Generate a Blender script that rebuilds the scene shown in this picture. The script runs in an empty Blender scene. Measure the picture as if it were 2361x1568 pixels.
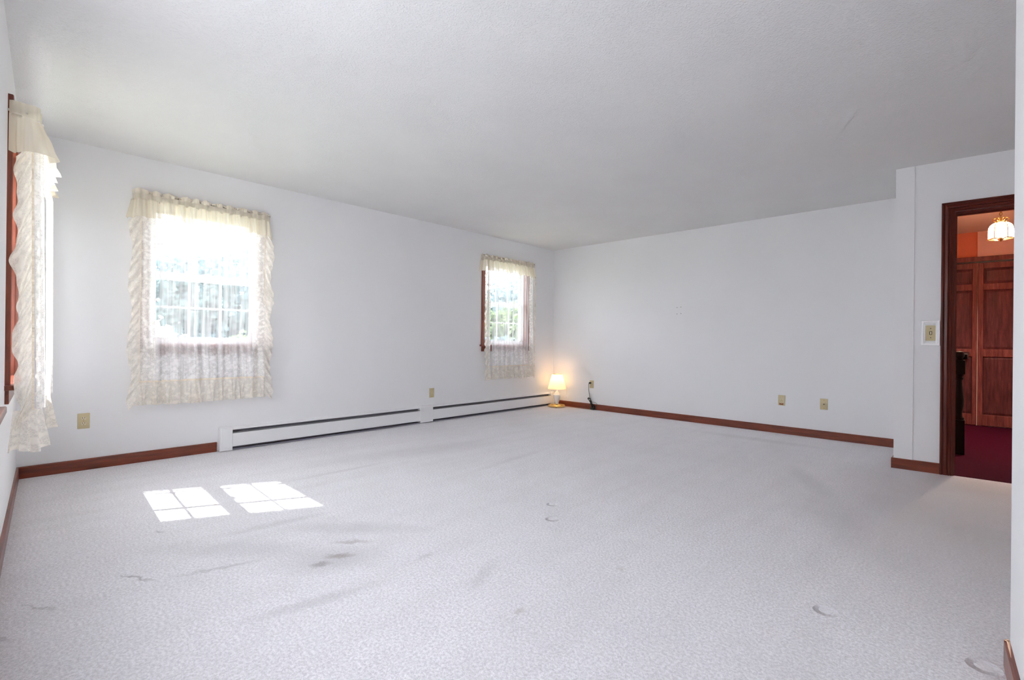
import bpy, bmesh, math, random
from mathutils import Vector, Matrix, noise
random.seed(7)
S = bpy.context.scene
COL = S.collection
H = 2.44

# ------------------------------------------------------------------ camera
F, YAW, PIT, ROL = 1108.3414, 0.7658, 0.0013, 0.0108
CAM = Vector((4.811, -5.9568, 1.0048))
fw = Vector((-math.sin(YAW)*math.cos(PIT), math.cos(YAW)*math.cos(PIT), math.sin(PIT)))
r0 = Vector((math.cos(YAW), math.sin(YAW), 0)); u0 = r0.cross(fw)
rr = r0*math.cos(ROL)+u0*math.sin(ROL); uu = -r0*math.sin(ROL)+u0*math.cos(ROL)
cd = bpy.data.cameras.new('camera'); cam = bpy.data.objects.new('camera', cd); COL.objects.link(cam)
cd.sensor_width = 36; cd.lens = F/2361*36; cd.clip_start = 0.02; cd.clip_end = 300
M = Matrix((rr, uu, -fw)).transposed().to_4x4(); M.translation = CAM
cam.matrix_world = M
S.camera = cam

# ------------------------------------------------------------------ world, sun, exposure
W = bpy.data.worlds.new('world'); S.world = W; W.use_nodes = True
nt = W.node_tree; nt.nodes.clear()
wo = nt.nodes.new('ShaderNodeOutputWorld'); wb = nt.nodes.new('ShaderNodeBackground')
sky = nt.nodes.new('ShaderNodeTexSky'); sky.sky_type = 'HOSEK_WILKIE'
sky.sun_direction = (-0.27, -0.56, 0.78); sky.turbidity = 4.0; sky.ground_albedo = 0.5
hs = nt.nodes.new('ShaderNodeMix'); hs.data_type = 'RGBA'; hs.inputs[0].default_value = 0.75
hs.inputs[7].default_value = (0.52, 0.505, 0.54, 1)
nt.links.new(sky.outputs[0], hs.inputs[6]); nt.links.new(hs.outputs[2], wb.inputs[0])
wb.inputs[1].default_value = 22.0
nt.links.new(wb.outputs[0], wo.inputs[0])

sd = bpy.data.lights.new('sun', 'SUN'); sd.energy = 20.0; sd.angle = 0.007; sd.color = (1, 0.96, 0.9)
sun = bpy.data.objects.new('sun', sd); COL.objects.link(sun)
sun.rotation_euler = Vector((0.49, 1.0, -1.40)).to_track_quat('-Z', 'Y').to_euler()
sun.location = (-3, -12, 9)

S.view_settings.view_transform = 'Standard'; S.view_settings.look = 'None'
S.view_settings.gamma = 1; S.view_settings.use_curve_mapping = False
S.view_settings.exposure = 0.21
S.cycles.max_bounces = 14; S.cycles.diffuse_bounces = 10; S.cycles.transparent_max_bounces = 24
S.cycles.transmission_bounces = 12; S.cycles.sample_clamp_indirect = 12

# ------------------------------------------------------------------ wall frames: (u along wall, v into the room, z)
class Frame:
    def __init__(s, o, u, n):
        s.o = Vector((o[0], o[1], 0)); s.u = Vector((u[0], u[1], 0)).normalized(); s.n = Vector((n[0], n[1], 0)).normalized()
    def p(s, u, v, z): return s.o + s.u*u + s.n*v + Vector((0, 0, z))
WIN = Frame((0, 0), (0, 1), (1, 0))
BACK = Frame((0, 0), (1, .006), (.006, -1))
LEFT = Frame((0, -5.9287), (1, -.0355), (.0355, 1))
DOOR = Frame((4.3406, -.9485), (1, .0696), (.0696, -1))
HALL = Frame((4.46, 2.457), (1, .0696), (.0696, -1))
PART = Frame((4.898, -3.80), (.05, -1), (-1, -.05))
WORLD = Frame((0, 0), (1, 0), (0, 1))

# ------------------------------------------------------------------ mesh helpers
def finish(name, bm, mat, parent=None, smooth=False, origin=None):
    bmesh.ops.recalc_face_normals(bm, faces=bm.faces)
    if parent is not None: origin = world_origin(parent)
    if origin is None: origin = Vector((0, 0, 0))
    bmesh.ops.translate(bm, vec=-Vector(origin), verts=bm.verts)
    me = bpy.data.meshes.new(name); bm.to_mesh(me); bm.free()
    if mat: me.materials.append(mat)
    if smooth:
        for p in me.polygons: p.use_smooth = True
        me.set_sharp_from_angle(angle=math.radians(smooth if smooth is not True else 180))
    o = bpy.data.objects.new(name, me); COL.objects.link(o)
    if parent is not None: o.parent = parent
    else: o.location = origin
    return o
def world_origin(o):
    v = Vector((0, 0, 0))
    while o is not None:
        v += o.location; o = o.parent
    return v
def thing(name, label, cat, loc, group=None):
    o = bpy.data.objects.new(name, None); COL.objects.link(o); o.location = loc; o.empty_display_size = .05
    o['label'] = label; o['category'] = cat
    if group: o['group'] = group
    return o
def tag(o, label=None, cat=None, group=None, kind=None):
    for k, v in (('label', label), ('category', cat), ('group', group), ('kind', kind)):
        if v: o[k] = v
    return o
def struct(name, bm, mat, **k):
    o = finish(name, bm, mat, **k); o['kind'] = 'structure'; return o
def box(bm, fr, a, b, bev=0.0):
    t = bmesh.new()
    vs = [t.verts.new((x, y, z)) for x in (a[0], b[0]) for y in (a[1], b[1]) for z in (a[2], b[2])]
    for q in ((0,1,3,2),(4,6,7,5),(0,4,5,1),(2,3,7,6),(0,2,6,4),(1,5,7,3)): t.faces.new([vs[i] for i in q])
    bmesh.ops.recalc_face_normals(t, faces=t.faces)
    if bev: bmesh.ops.bevel(t, geom=list(t.edges), offset=bev, segments=2, affect='EDGES', profile=.5)
    for v in t.verts: v.co = fr.p(*v.co)
    merge(bm, t)
def merge(bm, t):
    me = bpy.data.meshes.new('tmp'); t.to_mesh(me); t.free(); bm.from_mesh(me); bpy.data.meshes.remove(me)
def bx(fr, a, b, bev=0.0):
    bm = bmesh.new(); box(bm, fr, a, b, bev); return bm
def lathe(bm, c, prof, n=32, sq=None):
    rings = []
    for r, z in prof:
        rings.append([bm.verts.new((c[0]+r*math.cos(2*math.pi*i/n), c[1]+r*math.sin(2*math.pi*i/n), c[2]+z)) for i in range(n)])
    for A, B in zip(rings, rings[1:]):
        for i in range(n): bm.faces.new((A[i], A[(i+1) % n], B[(i+1) % n], B[i]))
    if prof[0][0] > 1e-5: bm.faces.new(rings[0])
    if prof[-1][0] > 1e-5: bm.faces.new(rings[-1])
    return rings
def tube(bm, pts, r, n=8):
    pts = [Vector(p) for p in pts]; rings = []
    prev = None
    for i, p in enumerate(pts):
        d = (pts[min(i+1, len(pts)-1)]-pts[max(i-1, 0)]).normalized()
        a = prev if prev is not None else (Vector((0, 0, 1)) if abs(d.z) < .9 else Vector((1, 0, 0)))
        a = (a-d*a.dot(d)).normalized(); b = d.cross(a); prev = a
        rr_ = r[i] if isinstance(r, (list, tuple)) else r
        rings.append([bm.verts.new(p+a*rr_*math.cos(2*math.pi*k/n)+b*rr_*math.sin(2*math.pi*k/n)) for k in range(n)])
    for A, B in zip(rings, rings[1:]):
        for i in range(n): bm.faces.new((A[i], A[(i+1) % n], B[(i+1) % n], B[i]))
    bm.faces.new(rings[0]); bm.faces.new(rings[-1])
def smooth_path(ctrl, k=8):
    P = [Vector(p) for p in ctrl]; P = [P[0]]+P+[P[-1]]; out = []
    for i in range(1, len(P)-2):
        for j in range(k):
            t = j/k
            out.append(.5*((2*P[i])+(-P[i-1]+P[i+1])*t+(2*P[i-1]-5*P[i]+4*P[i+1]-P[i+2])*t*t+(-P[i-1]+3*P[i]-3*P[i+1]+P[i+2])*t**3))
    out.append(P[-2]); return out
def disc(fr, u, v, z, ru, rz, t, n=20):   # little disc / oval standing proud of a wall
    bm = bmesh.new(); A = []; B = []
    for i in range(n):
        c, s = math.cos(2*math.pi*i/n), math.sin(2*math.pi*i/n)
        A.append(bm.verts.new(fr.p(u+ru*c, v, z+rz*s))); B.append(bm.verts.new(fr.p(u+ru*.9*c, v+t, z+rz*.9*s)))
    for i in range(n): bm.faces.new((A[i], A[(i+1) % n], B[(i+1) % n], B[i]))
    bm.faces.new(A); bm.faces.new(B); return bm
def wall(fr, a0, a1, z0, z1, holes=(), th=.15):
    """wall slab with real openings; front face at v=0, back at v=-th"""
    bm = bmesh.new()
    us = sorted({a0, a1, *[h[0] for h in holes], *[h[1] for h in holes]})
    zs = sorted({z0, z1, *[h[2] for h in holes], *[h[3] for h in holes]})
    solid = lambda i, j: 0 <= i < len(us)-1 and 0 <= j < len(zs)-1 and not any(h[0] <= (us[i]+us[i+1])/2 <= h[1] and h[2] <= (zs[j]+zs[j+1])/2 <= h[3] for h in holes)
    V = {}
    def v(i, j, k):
        if (i, j, k) not in V: V[i, j, k] = bm.verts.new(fr.p(us[i], -th*k, zs[j]))
        return V[i, j, k]
    for i in range(len(us)-1):
        for j in range(len(zs)-1):
            if not solid(i, j): continue
            bm.faces.new((v(i, j, 0), v(i+1, j, 0), v(i+1, j+1, 0), v(i, j+1, 0)))
            bm.faces.new((v(i, j, 1), v(i, j+1, 1), v(i+1, j+1, 1), v(i+1, j, 1)))
            if not solid(i-1, j): bm.faces.new((v(i, j, 0), v(i, j+1, 0), v(i, j+1, 1), v(i, j, 1)))
            if not solid(i+1, j): bm.faces.new((v(i+1, j, 0), v(i+1, j, 1), v(i+1, j+1, 1), v(i+1, j+1, 0)))
            if not solid(i, j-1): bm.faces.new((v(i, j, 0), v(i, j, 1), v(i+1, j, 1), v(i+1, j, 0)))
            if not solid(i, j+1): bm.faces.new((v(i, j+1, 0), v(i+1, j+1, 0), v(i+1, j+1, 1), v(i, j+1, 1)))
    return bm

# ------------------------------------------------------------------ materials
class NT:
    def __init__(s, name):
        s.m = bpy.data.materials.new(name); s.m.use_nodes = True; s.t = s.m.node_tree; s.t.nodes.clear()
        s.out = s.t.nodes.new('ShaderNodeOutputMaterial')
    def n(s, typ, **kw):
        nd = s.t.nodes.new('ShaderNode'+typ)
        for k, v in kw.items():
            if k.startswith('_'): setattr(nd, k[1:], v)
            else:
                key = int(k[1:]) if k[0] == 'i' and k[1:].isdigit() else k.replace('__', ' ')
                s.set(nd.inputs[key], v)
        return nd
    def set(s, inp, v):
        if hasattr(v, 'links') or hasattr(v, 'is_linked'): s.t.links.new(v, inp)
        else: inp.default_value = v
    def obj(s): return s.n('TexCoord').outputs['Object']
    def math(s, op, a, b=0.0, c=0.0, clamp=False):
        return s.n('Math', _operation=op, _use_clamp=clamp, i0=a, i1=b, i2=c).outputs[0]
    def mix(s, f, a, b): 
        nd = s.n('Mix', _data_type='RGBA'); s.set(nd.inputs[0], f); s.set(nd.inputs[6], a); s.set(nd.inputs[7], b); return nd.outputs[2]
    def ramp(s, f, lo, hi, a=0.0, b=1.0):
        return s.n('MapRange', i0=f, i1=lo, i2=hi, i3=a, i4=b).outputs[0]
    def noise(s, vec, scale, detail=2.0, rough=.5):
        return s.n('TexNoise', Vector=vec, Scale=scale, Detail=detail, Roughness=rough).outputs[0]
    def scaled(s, vec, sc, loc=(0,0,0), rot=(0,0,0)):
        nd = s.n('Mapping', Vector=vec); nd.inputs['Scale'].default_value = sc; nd.inputs['Location'].default_value = loc; nd.inputs['Rotation'].default_value = rot
        return nd.outputs[0]
    def bump(s, h, dist, strength=1.0): return s.n('Bump', Height=h, Distance=dist, Strength=strength).outputs[0]
    def pbr(s, col, rough=.5, normal=None, metal=0.0, **kw):
        b = s.n('BsdfPrincipled'); s.set(b.inputs['Base Color'], col); s.set(b.inputs['Roughness'], rough); s.set(b.inputs['Metallic'], metal)
        if normal is not None: s.set(b.inputs['Normal'], normal)
        for k, v in kw.items(): s.set(b.inputs[k.replace('__', ' ')], v)
        s.t.links.new(b.outputs[0], s.out.inputs[0]); return s.m
def rgb(r, g, b): return (r, g, b, 1)
def srgb(r, g, b):
    f = lambda c: (c/255/12.92) if c/255 <= .04045 else ((c/255+.055)/1.055)**2.4
    return (f(r), f(g), f(b), 1)

def paint(name, col, sc=90, d=.0006):
    m = NT(name); o = m.obj()
    n1 = m.noise(o, sc, 3); n2 = m.noise(o, 1.3, 2)
    c = m.mix(m.ramp(n2, .3, .7), col, tuple(x*.975 for x in col[:3])+(1,))
    return m.pbr(c, .75, m.bump(n1, d, .35))
M_WALL = paint('wall_paint', rgb(.85, .852, .86))
def mk_ceiling():
    m = NT('ceiling_stipple'); o = m.obj()
    v = m.n('TexVoronoi', Vector=o, Scale=95.0); n1 = m.noise(o, 190, 3, .7)
    h = m.math('ADD', m.ramp(v.outputs['Distance'], 0, .6, 1, 0), n1)
    n2 = m.noise(o, 2.2, 3); n3 = m.ramp(m.noise(o, 230, 2), .62, .72)
    c = m.mix(m.ramp(n2, .3, .7), rgb(.76, .76, .755), rgb(.73, .73, .73)); c = m.mix(m.math('MULTIPLY', n3, .25), c, rgb(.5, .5, .5))
    return m.pbr(c, .9, m.bump(h, .003, .4))
M_CEIL = mk_ceiling()

def mk_carpet():
    m = NT('carpet_pile'); o = m.obj()
    fine = m.noise(o, 95, 4, .8)
    tuft = m.noise(m.scaled(o, (1.0, .5, 1), rot=(0, 0, .6)), 120, 2, .6)
    mid = m.noise(o, 9, 4, .6); big = m.noise(m.scaled(o, (.8, 1.6, 1)), .9, 3, .55)
    streak = m.noise(m.scaled(o, (3.2, .35, 1), rot=(0, 0, .08)), 2.2, 4, .6)
    c = m.mix(m.ramp(fine, .40, .60), rgb(.70, .68, .71), rgb(.96, .945, .975))
    c = m.mix(m.math('MULTIPLY', m.ramp(streak, .45, .72), .15), c, rgb(.56, .53, .53))
    c = m.mix(m.math('MULTIPLY', m.ramp(big, .45, .65), .10), c, rgb(.60, .57, .58))
    c = m.mix(m.math('MULTIPLY', m.ramp(mid, .5, .72), .10), c, rgb(.52, .49, .50))
    # stains, worn marks and broad greyer areas near the doorway, each a warped ellipse at its place on the floor: x, y, rx, ry, angle, strength, tone
    warp = m.n('VectorMath', _operation='MULTIPLY_ADD', i0=m.n('TexNoise', Vector=o, Scale=22.0, Detail=4.0, Roughness=.7).outputs['Color'], i1=(.09, .09, 0), i2=o).outputs[0]
    br, gy, lt, tan = rgb(.30, .235, .21), rgb(.33, .31, .31), rgb(.93, .92, .95), rgb(.50, .46, .40)
    marks = [(2.662+.04, -4.90, .035, .085, -.6, .75, br), (2.72, -5.0, .03, .06, -.5, .8, gy), (2.60, -4.78, .025, .12, -.7, .5, br), (2.70, -4.95, .16, .30, -.65, .33, gy),
             (2.30, -5.59, .012, .13, -1.05, .75, gy), (2.33, -5.88, .010, .11, -1.0, .55, gy), (2.48, -5.98, .010, .10, -1.0, .5, gy),
             (1.79, -5.42, .012, .04, -.8, .8, gy), (2.45, -4.68, .10, .45, -.8, .26, gy), (2.30, -5.2, .12, .5, -.8, .22, gy), (3.30, -4.55, .04, .18, .5, .22, gy),
             (3.69, -4.08, .03, .03, 0, .35, tan), (3.60, -4.64, .022, .03, 0, .55, tan), (2.98, -4.62, .03, .06, 0, .3, gy), (3.95, -1.9, .12, .5, .5, .22, gy),
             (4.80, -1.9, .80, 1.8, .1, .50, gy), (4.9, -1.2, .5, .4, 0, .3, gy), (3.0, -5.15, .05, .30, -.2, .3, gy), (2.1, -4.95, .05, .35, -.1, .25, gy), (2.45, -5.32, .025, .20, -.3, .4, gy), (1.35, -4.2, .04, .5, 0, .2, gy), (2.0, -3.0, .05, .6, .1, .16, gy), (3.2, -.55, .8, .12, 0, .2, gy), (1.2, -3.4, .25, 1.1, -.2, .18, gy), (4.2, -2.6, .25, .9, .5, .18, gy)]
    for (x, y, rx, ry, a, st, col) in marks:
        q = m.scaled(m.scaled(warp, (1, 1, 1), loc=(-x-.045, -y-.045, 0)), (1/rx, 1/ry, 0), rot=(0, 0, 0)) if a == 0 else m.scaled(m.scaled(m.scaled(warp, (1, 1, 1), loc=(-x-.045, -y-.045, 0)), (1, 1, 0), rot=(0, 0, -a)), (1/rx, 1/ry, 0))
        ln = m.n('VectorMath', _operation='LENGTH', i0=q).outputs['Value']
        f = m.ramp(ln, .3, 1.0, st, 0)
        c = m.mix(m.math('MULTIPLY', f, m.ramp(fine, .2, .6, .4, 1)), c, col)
    h = m.math('ADD', m.math('MULTIPLY', fine, 1.0), m.math('MULTIPLY', tuft, .9))
    # four dents that furniture feet pressed into the pile
    for (x, y, s) in ((2.945, -3.645, .032), (3.10, -3.835, .036), (4.415, -3.825, .038), (4.84, -3.84, .04)):
        ln = m.n('VectorMath', _operation='LENGTH', i0=m.scaled(m.scaled(o, (1, 1, 1), loc=(-x, -y, 0)), (1/s, 1/s, 0))).outputs['Value']
        dish = m.ramp(ln, .6, 1.1, -5.0, 0)
        h = m.math('ADD', h, dish)
        c = m.mix(m.ramp(ln, .4, .8, .6, 0), c, lt)
    return m.pbr(c, .95, m.bump(h, .008, .6), Sheen__Weight=.25, Sheen__Roughness=.5)
M_CARPET = mk_carpet()
def mk_redcarpet():
    m = NT('red_carpet'); o = m.obj(); n1 = m.noise(o, 200, 3)
    return m.pbr(m.mix(n1, rgb(.02, .001, .007), rgb(.05, .002, .016)), .95, m.bump(n1, .004, .6), **{'Specular__IOR__Level': .05})
M_REDCARPET = mk_redcarpet()
def wood(name, dark, mid, axis='z', rough=.35, knots=True, coat=.3, spec=.5):
    m = NT(name); o = m.obj()
    sc = {'x': (1.2, 14, 14), 'y': (14, 1.2, 14), 'z': (14, 14, 1.2)}[axis]
    g = m.noise(m.scaled(o, sc), 3.0, 5, .65); g2 = m.noise(m.scaled(o, tuple(s*4 for s in sc)), 5.0, 3, .6)
    c = m.mix(m.ramp(g, .3, .72), dark, mid); c = m.mix(m.math('MULTIPLY', m.ramp(g2, .5, .7), .35), c, dark)
    if knots:
        k = m.n('TexVoronoi', Vector=m.scaled(o, tuple(1.0 if s < 2 else 2.2 for s in sc)), Scale=2.6).outputs['Distance']
        c = m.mix(m.ramp(k, .05, .22, .75, 0), c, tuple(x*.35 for x in dark[:3])+(1,))
    return m.pbr(c, rough, m.bump(g2, .0006, .4), Coat__Weight=coat, Coat__Roughness=.18, **{'Specular__IOR__Level': spec})
DK, MD = srgb(92, 36, 20), srgb(142, 66, 38)
WOOD_X = wood('stained_wood_x', DK, MD, 'x'); WOOD_Y = wood('stained_wood_y', DK, MD, 'y'); WOOD_Z = wood('stained_wood_z', DK, MD, 'z', knots=False)
DOOR_Z = wood('door_casing_wood_z', srgb(74, 22, 12), srgb(104, 38, 22), 'z', .36, False, .12, .3); DOOR_X = wood('door_casing_wood_x', srgb(74, 22, 12), srgb(104, 38, 22), 'x', .36, False, .12, .3)
PANELWOOD = wood('hall_panel_wood', srgb(52, 26, 32), srgb(104, 58, 60), 'z', .5, True, .0, .12)
HALLWOOD = wood('hall_cabinet_wood', srgb(76, 36, 38), srgb(134, 76, 72), 'z', .5, False, .0, .12)
NEWELWOOD = wood('newel_wood', srgb(16, 7, 8), srgb(30, 13, 14), 'z', .5, False, .0, .1)
def plain(name, col, rough=.5, metal=0.0, **kw): return NT(name).pbr(col, rough, None, metal, **kw)
M_VINYL = plain('white_vinyl', rgb(.86, .87, .88), .35)
M_ENAMEL = plain('heater_enamel', rgb(.84, .845, .85), .35)
M_DARKGAP = plain('heater_dark', rgb(.24, .24, .27), .6)
M_FIN = plain('aluminium_fins', rgb(.45, .46, .48), .4, .7)
M_BEIGE = plain('beige_plastic', srgb(205, 190, 150), .4)
M_BEIGE2 = plain('light_beige_plastic', srgb(218, 206, 174), .4)
M_SLOT = plain('dark_slot', rgb(.03, .026, .02), .6)
M_BROWNSTAIN = plain('scorched_brown_plastic', srgb(150, 98, 62), .6)
M_WHITEPL = plain('white_plastic', rgb(.94, .94, .95), .2)
M_BLACK = plain('black_rubber', rgb(.018, .02, .02), .45)
M_BRASS = plain('polished_brass', rgb(.78, .55, .22), .2, 1.0)
M_DKBRASS = plain('aged_brass', rgb(.42, .26, .10), .3, 1.0)
M_CERAMIC = plain('white_ceramic', rgb(.86, .84, .80), .18, Coat__Weight=.5)
M_ROD = plain('cream_rod', rgb(.75, .72, .65), .5)
M_SIDING = plain('outside_siding', rgb(.7, .7, .68), .7)
M_GREYMETAL = plain('grey_metal', rgb(.4, .4, .4), .4, .8)
M_ORANGE = paint('orange_hall_wall', rgb(.80, .27, .16)); M_PINK = paint('pale_pink_hall_wall', rgb(.90, .64, .56))  # hall back wall tones: deeper orange left section, paler pink right section
M_HALLCEIL = paint('hall_ceiling_paint', rgb(.75, .66, .58))

def mk_glass():
    m = NT('window_glass'); tr = m.n('BsdfTransparent', Color=rgb(.96, .98, .98)); gl = m.n('BsdfGlossy', Roughness=.02)
    mx = m.n('MixShader', i0=.05, i1=tr.outputs[0], i2=gl.outputs[0]); m.t.links.new(mx.outputs[0], m.out.inputs[0]); return m.m
M_GLASS = mk_glass()

def cloth(name, col, kind, base, dens, transl=.5):
    """net curtain: woven net lets light through, the lace flowers are denser thread"""
    m = NT(name); uv = m.n('UVMap').outputs[0]
    if kind != 'voile':     # flowers, scrolls and dotted net
        w = m.n('VectorMath', _operation='MULTIPLY_ADD', i0=m.n('TexNoise', Vector=uv, Scale=24.0, Detail=2.0).outputs['Color'], i1=(.030, .030, 0), i2=uv).outputs[0]
        v = m.n('TexVoronoi', Vector=w, Scale=38.0, _feature='SMOOTH_F1').outputs['Distance']
        v2 = m.n('TexVoronoi', Vector=w, Scale=110.0, _feature='DISTANCE_TO_EDGE').outputs['Distance']
        a = m.math('MAXIMUM', m.ramp(v, .30, .46, 1, 0), m.math('MULTIPLY', m.ramp(v2, .05, .16, 1, 0), .7))
    st = m.ramp(m.noise(m.scaled(uv, (1, .04, 1)), 26, 2, .6), .36, .62)
    if kind == 'lace': a = m.math('MULTIPLY_ADD', a, dens-base, base)
    elif kind == 'body':    # plain net with gathered, doubled stripes and a lace border along the bottom
        sep = m.n('SeparateXYZ', Vector=uv).outputs[1]
        low = m.ramp(sep, 1.08, 1.24)
        net = m.math('MULTIPLY_ADD', st, dens-base, base)
        border = m.math('MULTIPLY_ADD', a, .26, m.math('MULTIPLY_ADD', st, .26, .38))
        f = m.n('Mix', _data_type='FLOAT'); m.set(f.inputs[0], low); m.set(f.inputs[2], net); m.set(f.inputs[3], border); a = f.outputs[0]
    else: a = m.math('MULTIPLY_ADD', st, dens-base, base)
    d = m.n('BsdfDiffuse', Color=col); t = m.n('BsdfTranslucent', Color=tuple(c*.95 for c in col[:3])+(1,))
    mx = m.n('MixShader', i0=transl, i1=d.outputs[0], i2=t.outputs[0])
    mx2 = m.n('MixShader', i0=a, i1=m.n('BsdfTransparent').outputs[0], i2=mx.outputs[0])
    m.t.links.new(mx2.outputs[0], m.out.inputs[0]); return m.m
CREAM = rgb(.93, .89, .82)
M_SHEER = cloth('sheer_net', rgb(.95, .94, .93), 'body', .22, .66, .14)
M_LACE = cloth('lace_net', rgb(.94, .92, .88), 'lace', .66, .98, .25)
M_VALANCE = cloth('gathered_cream_net', rgb(.92, .86, .74), 'voile', .80, .98, .35)
M_RUFFLE = cloth('lace_ruffle', CREAM, 'lace', .78, 1.0, .4)
M_SEAM = cloth('cream_seam', rgb(.92, .83, .70), 'voile', .9, 1.0, .3)

# ------------------------------------------------------------------ ROOM SHELL
def opening(c): return (c['u0']+.065, c['u1']-.065, c['sill'], c['top']-.065)
W1 = dict(u0=-5.27, u1=-4.29, sill=.935, top=2.17); W2 = dict(u0=-1.56, u1=-.58, sill=.935, top=2.17)
W_FILL = dict(u0=2.45, u1=4.25, sill=.75, top=2.17)  # added window out of view, brightens the floor near the camera
W3 = dict(u0=.47, u1=1.45, sill=.75, top=2.17)

def slab(poly, z0, z1):
    bm = bmesh.new(); A = [bm.verts.new((x, y, z0)) for x, y in poly]; B = [bm.verts.new((x, y, z1)) for x, y in poly]; n = len(poly)
    bm.faces.new(A); bm.faces.new(B)
    for i in range(n): bm.faces.new((A[i], A[(i+1) % n], B[(i+1) % n], B[i]))
    return bm
dq = DOOR.p(2.0, -.015, 0); dp = DOOR.p(0.10, -.015, 0)
FLOOR = struct('floor', slab([(-.15, -6.4), (6.4, -6.4), (6.4, dq.y), (dp.x, dp.y), (4.42, .1), (-.15, .1)], -.06, 0), M_CARPET)
bm = bmesh.new(); box(bm, WORLD, (-.15, -6.4, H), (6.4, .15, H+.12)); struct('ceiling', bm, M_CEIL)
struct('wall_left', wall(WIN, -6.1, .12, 0, H, [opening(W1), opening(W2)]), M_WALL)
struct('wall_back', wall(BACK, -.15, 4.46, 0, H, th=.12), M_WALL)
struct('wall_near_left', wall(LEFT, -.15, 5.2, 0, H, [opening(W3), opening(W_FILL)]), M_WALL)
bm = bmesh.new(); box(bm, WORLD, (4.3406, -.9485, 0), (4.46, .0, H)); struct('wall_return', bm, M_WALL)
DO = (4.690-4.3406, 4.690-4.3406+.80, -0.001, 2.035)
struct('wall_door', wall(DOOR, 0.0, 1.95, 0, H, [DO], th=.12), M_WALL)
struct('wall_right', wall(PART, 0, 2.36, 0, H, th=.12), M_WALL)
bm = bmesh.new(); box(bm, WORLD, (6.2, -6.3, 0), (6.32, 2.7, H)); struct('wall_far_right', bm, M_WALL)
bm = bmesh.new(); box(bm, WORLD, (5.03, -3.92, 0), (6.2, -3.80, H)); struct('wall_near_right', bm, M_WALL)
# hall behind the doorway
struct('floor_hall', slab([(dp.x, dp.y), (dq.x, dq.y), (6.3, 2.7), (4.34, 2.7)], -.06, .002), M_REDCARPET)
bm = bmesh.new(); box(bm, WORLD, (4.3, .15, H), (6.4, 2.8, H+.12)); struct('ceiling_hall', bm, M_HALLCEIL)
bm = bmesh.new(); box(bm, WORLD, (4.3406, .0, 0), (4.46, 2.6, H)); struct('wall_hall_left', bm, M_ORANGE)
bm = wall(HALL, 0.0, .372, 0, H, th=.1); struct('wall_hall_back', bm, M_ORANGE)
bm = wall(HALL, .372, 1.85, 0, H, th=.1)
for v in bm.verts: v.co += HALL.n*.02
struct('wall_hall_back.001', bm, M_PINK)

# baseboards
def base(name, fr, a0, a1, mat, h=.083, t=.014, **k):
    bm = bmesh.new()
    prof = [(0, 0), (t, 0), (t, h-.006), (t-.005, h), (0, h)]
    A = [bm.verts.new(fr.p(a0, v, z)) for v, z in prof]; B = [bm.verts.new(fr.p(a1, v, z)) for v, z in prof]
    for i in range(5): bm.faces.new((A[i], A[(i+1) % 5], B[(i+1) % 5], B[i]))
    bm.faces.new(A); bm.faces.new(B)
    return struct(name, bm, mat, **k)
base('baseboard_left', WIN, -5.93, -4.70, WOOD_Y)
base('baseboard_back', BACK, .015, 4.34, WOOD_X)
base('baseboard_near_left', LEFT, 0.0, 4.93, WOOD_X)
base('baseboard_door', DOOR, -.014, .283, WOOD_X)
RET = Frame((4.3406, -.9485), (0, 1), (-1, 0)); base('baseboard_return', RET, -.014, .93, WOOD_Y)
base('baseboard_right', PART, -.014, 2.2, WOOD_Y, .085, .013)
PEND = Frame((4.898, -3.80), (1, 0), (0, 1)); base('baseboard_right_end', PEND, -.013, .12, WOOD_X, .085, .013)
base('baseboard_hall', HALL, .9, 1.6, HALLWOOD)

# ------------------------------------------------------------------ WINDOWS
def casing_parts(root, fr, c, matv, math_, prof, zbot):
    """mitred casing: profile (across from the outer edge, thickness)"""
    u0, u1, zt = c['u0'], c['u1'], c['top']
    def strip(A, B, name, mat):
        bm = bmesh.new(); VA = [bm.verts.new(p) for p in A]; VB = [bm.verts.new(p) for p in B]
        n = len(A)
        for i in range(n): bm.faces.new((VA[i], VA[(i+1) % n], VB[(i+1) % n], VB[i]))
        bm.faces.new(VA); bm.faces.new(VB); finish(name, bm, mat, root)
    strip([fr.p(u0+a, t, zbot) for a, t in prof], [fr.p(u0+a, t, zt-a) for a, t in prof], 'side_casing', matv)
    strip([fr.p(u1-a, t, zbot) for a, t in prof], [fr.p(u1-a, t, zt-a) for a, t in prof], 'side_casing', matv)
    strip([fr.p(u0+a, t, zt-a) for a, t in prof], [fr.p(u1-a, t, zt-a) for a, t in prof], 'head_casing', math_)
FLATP = [(0, 0), (0, .017), (.003, .020), (.040, .018), (.060, .013), (.065, .010), (.065, 0)]
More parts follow.
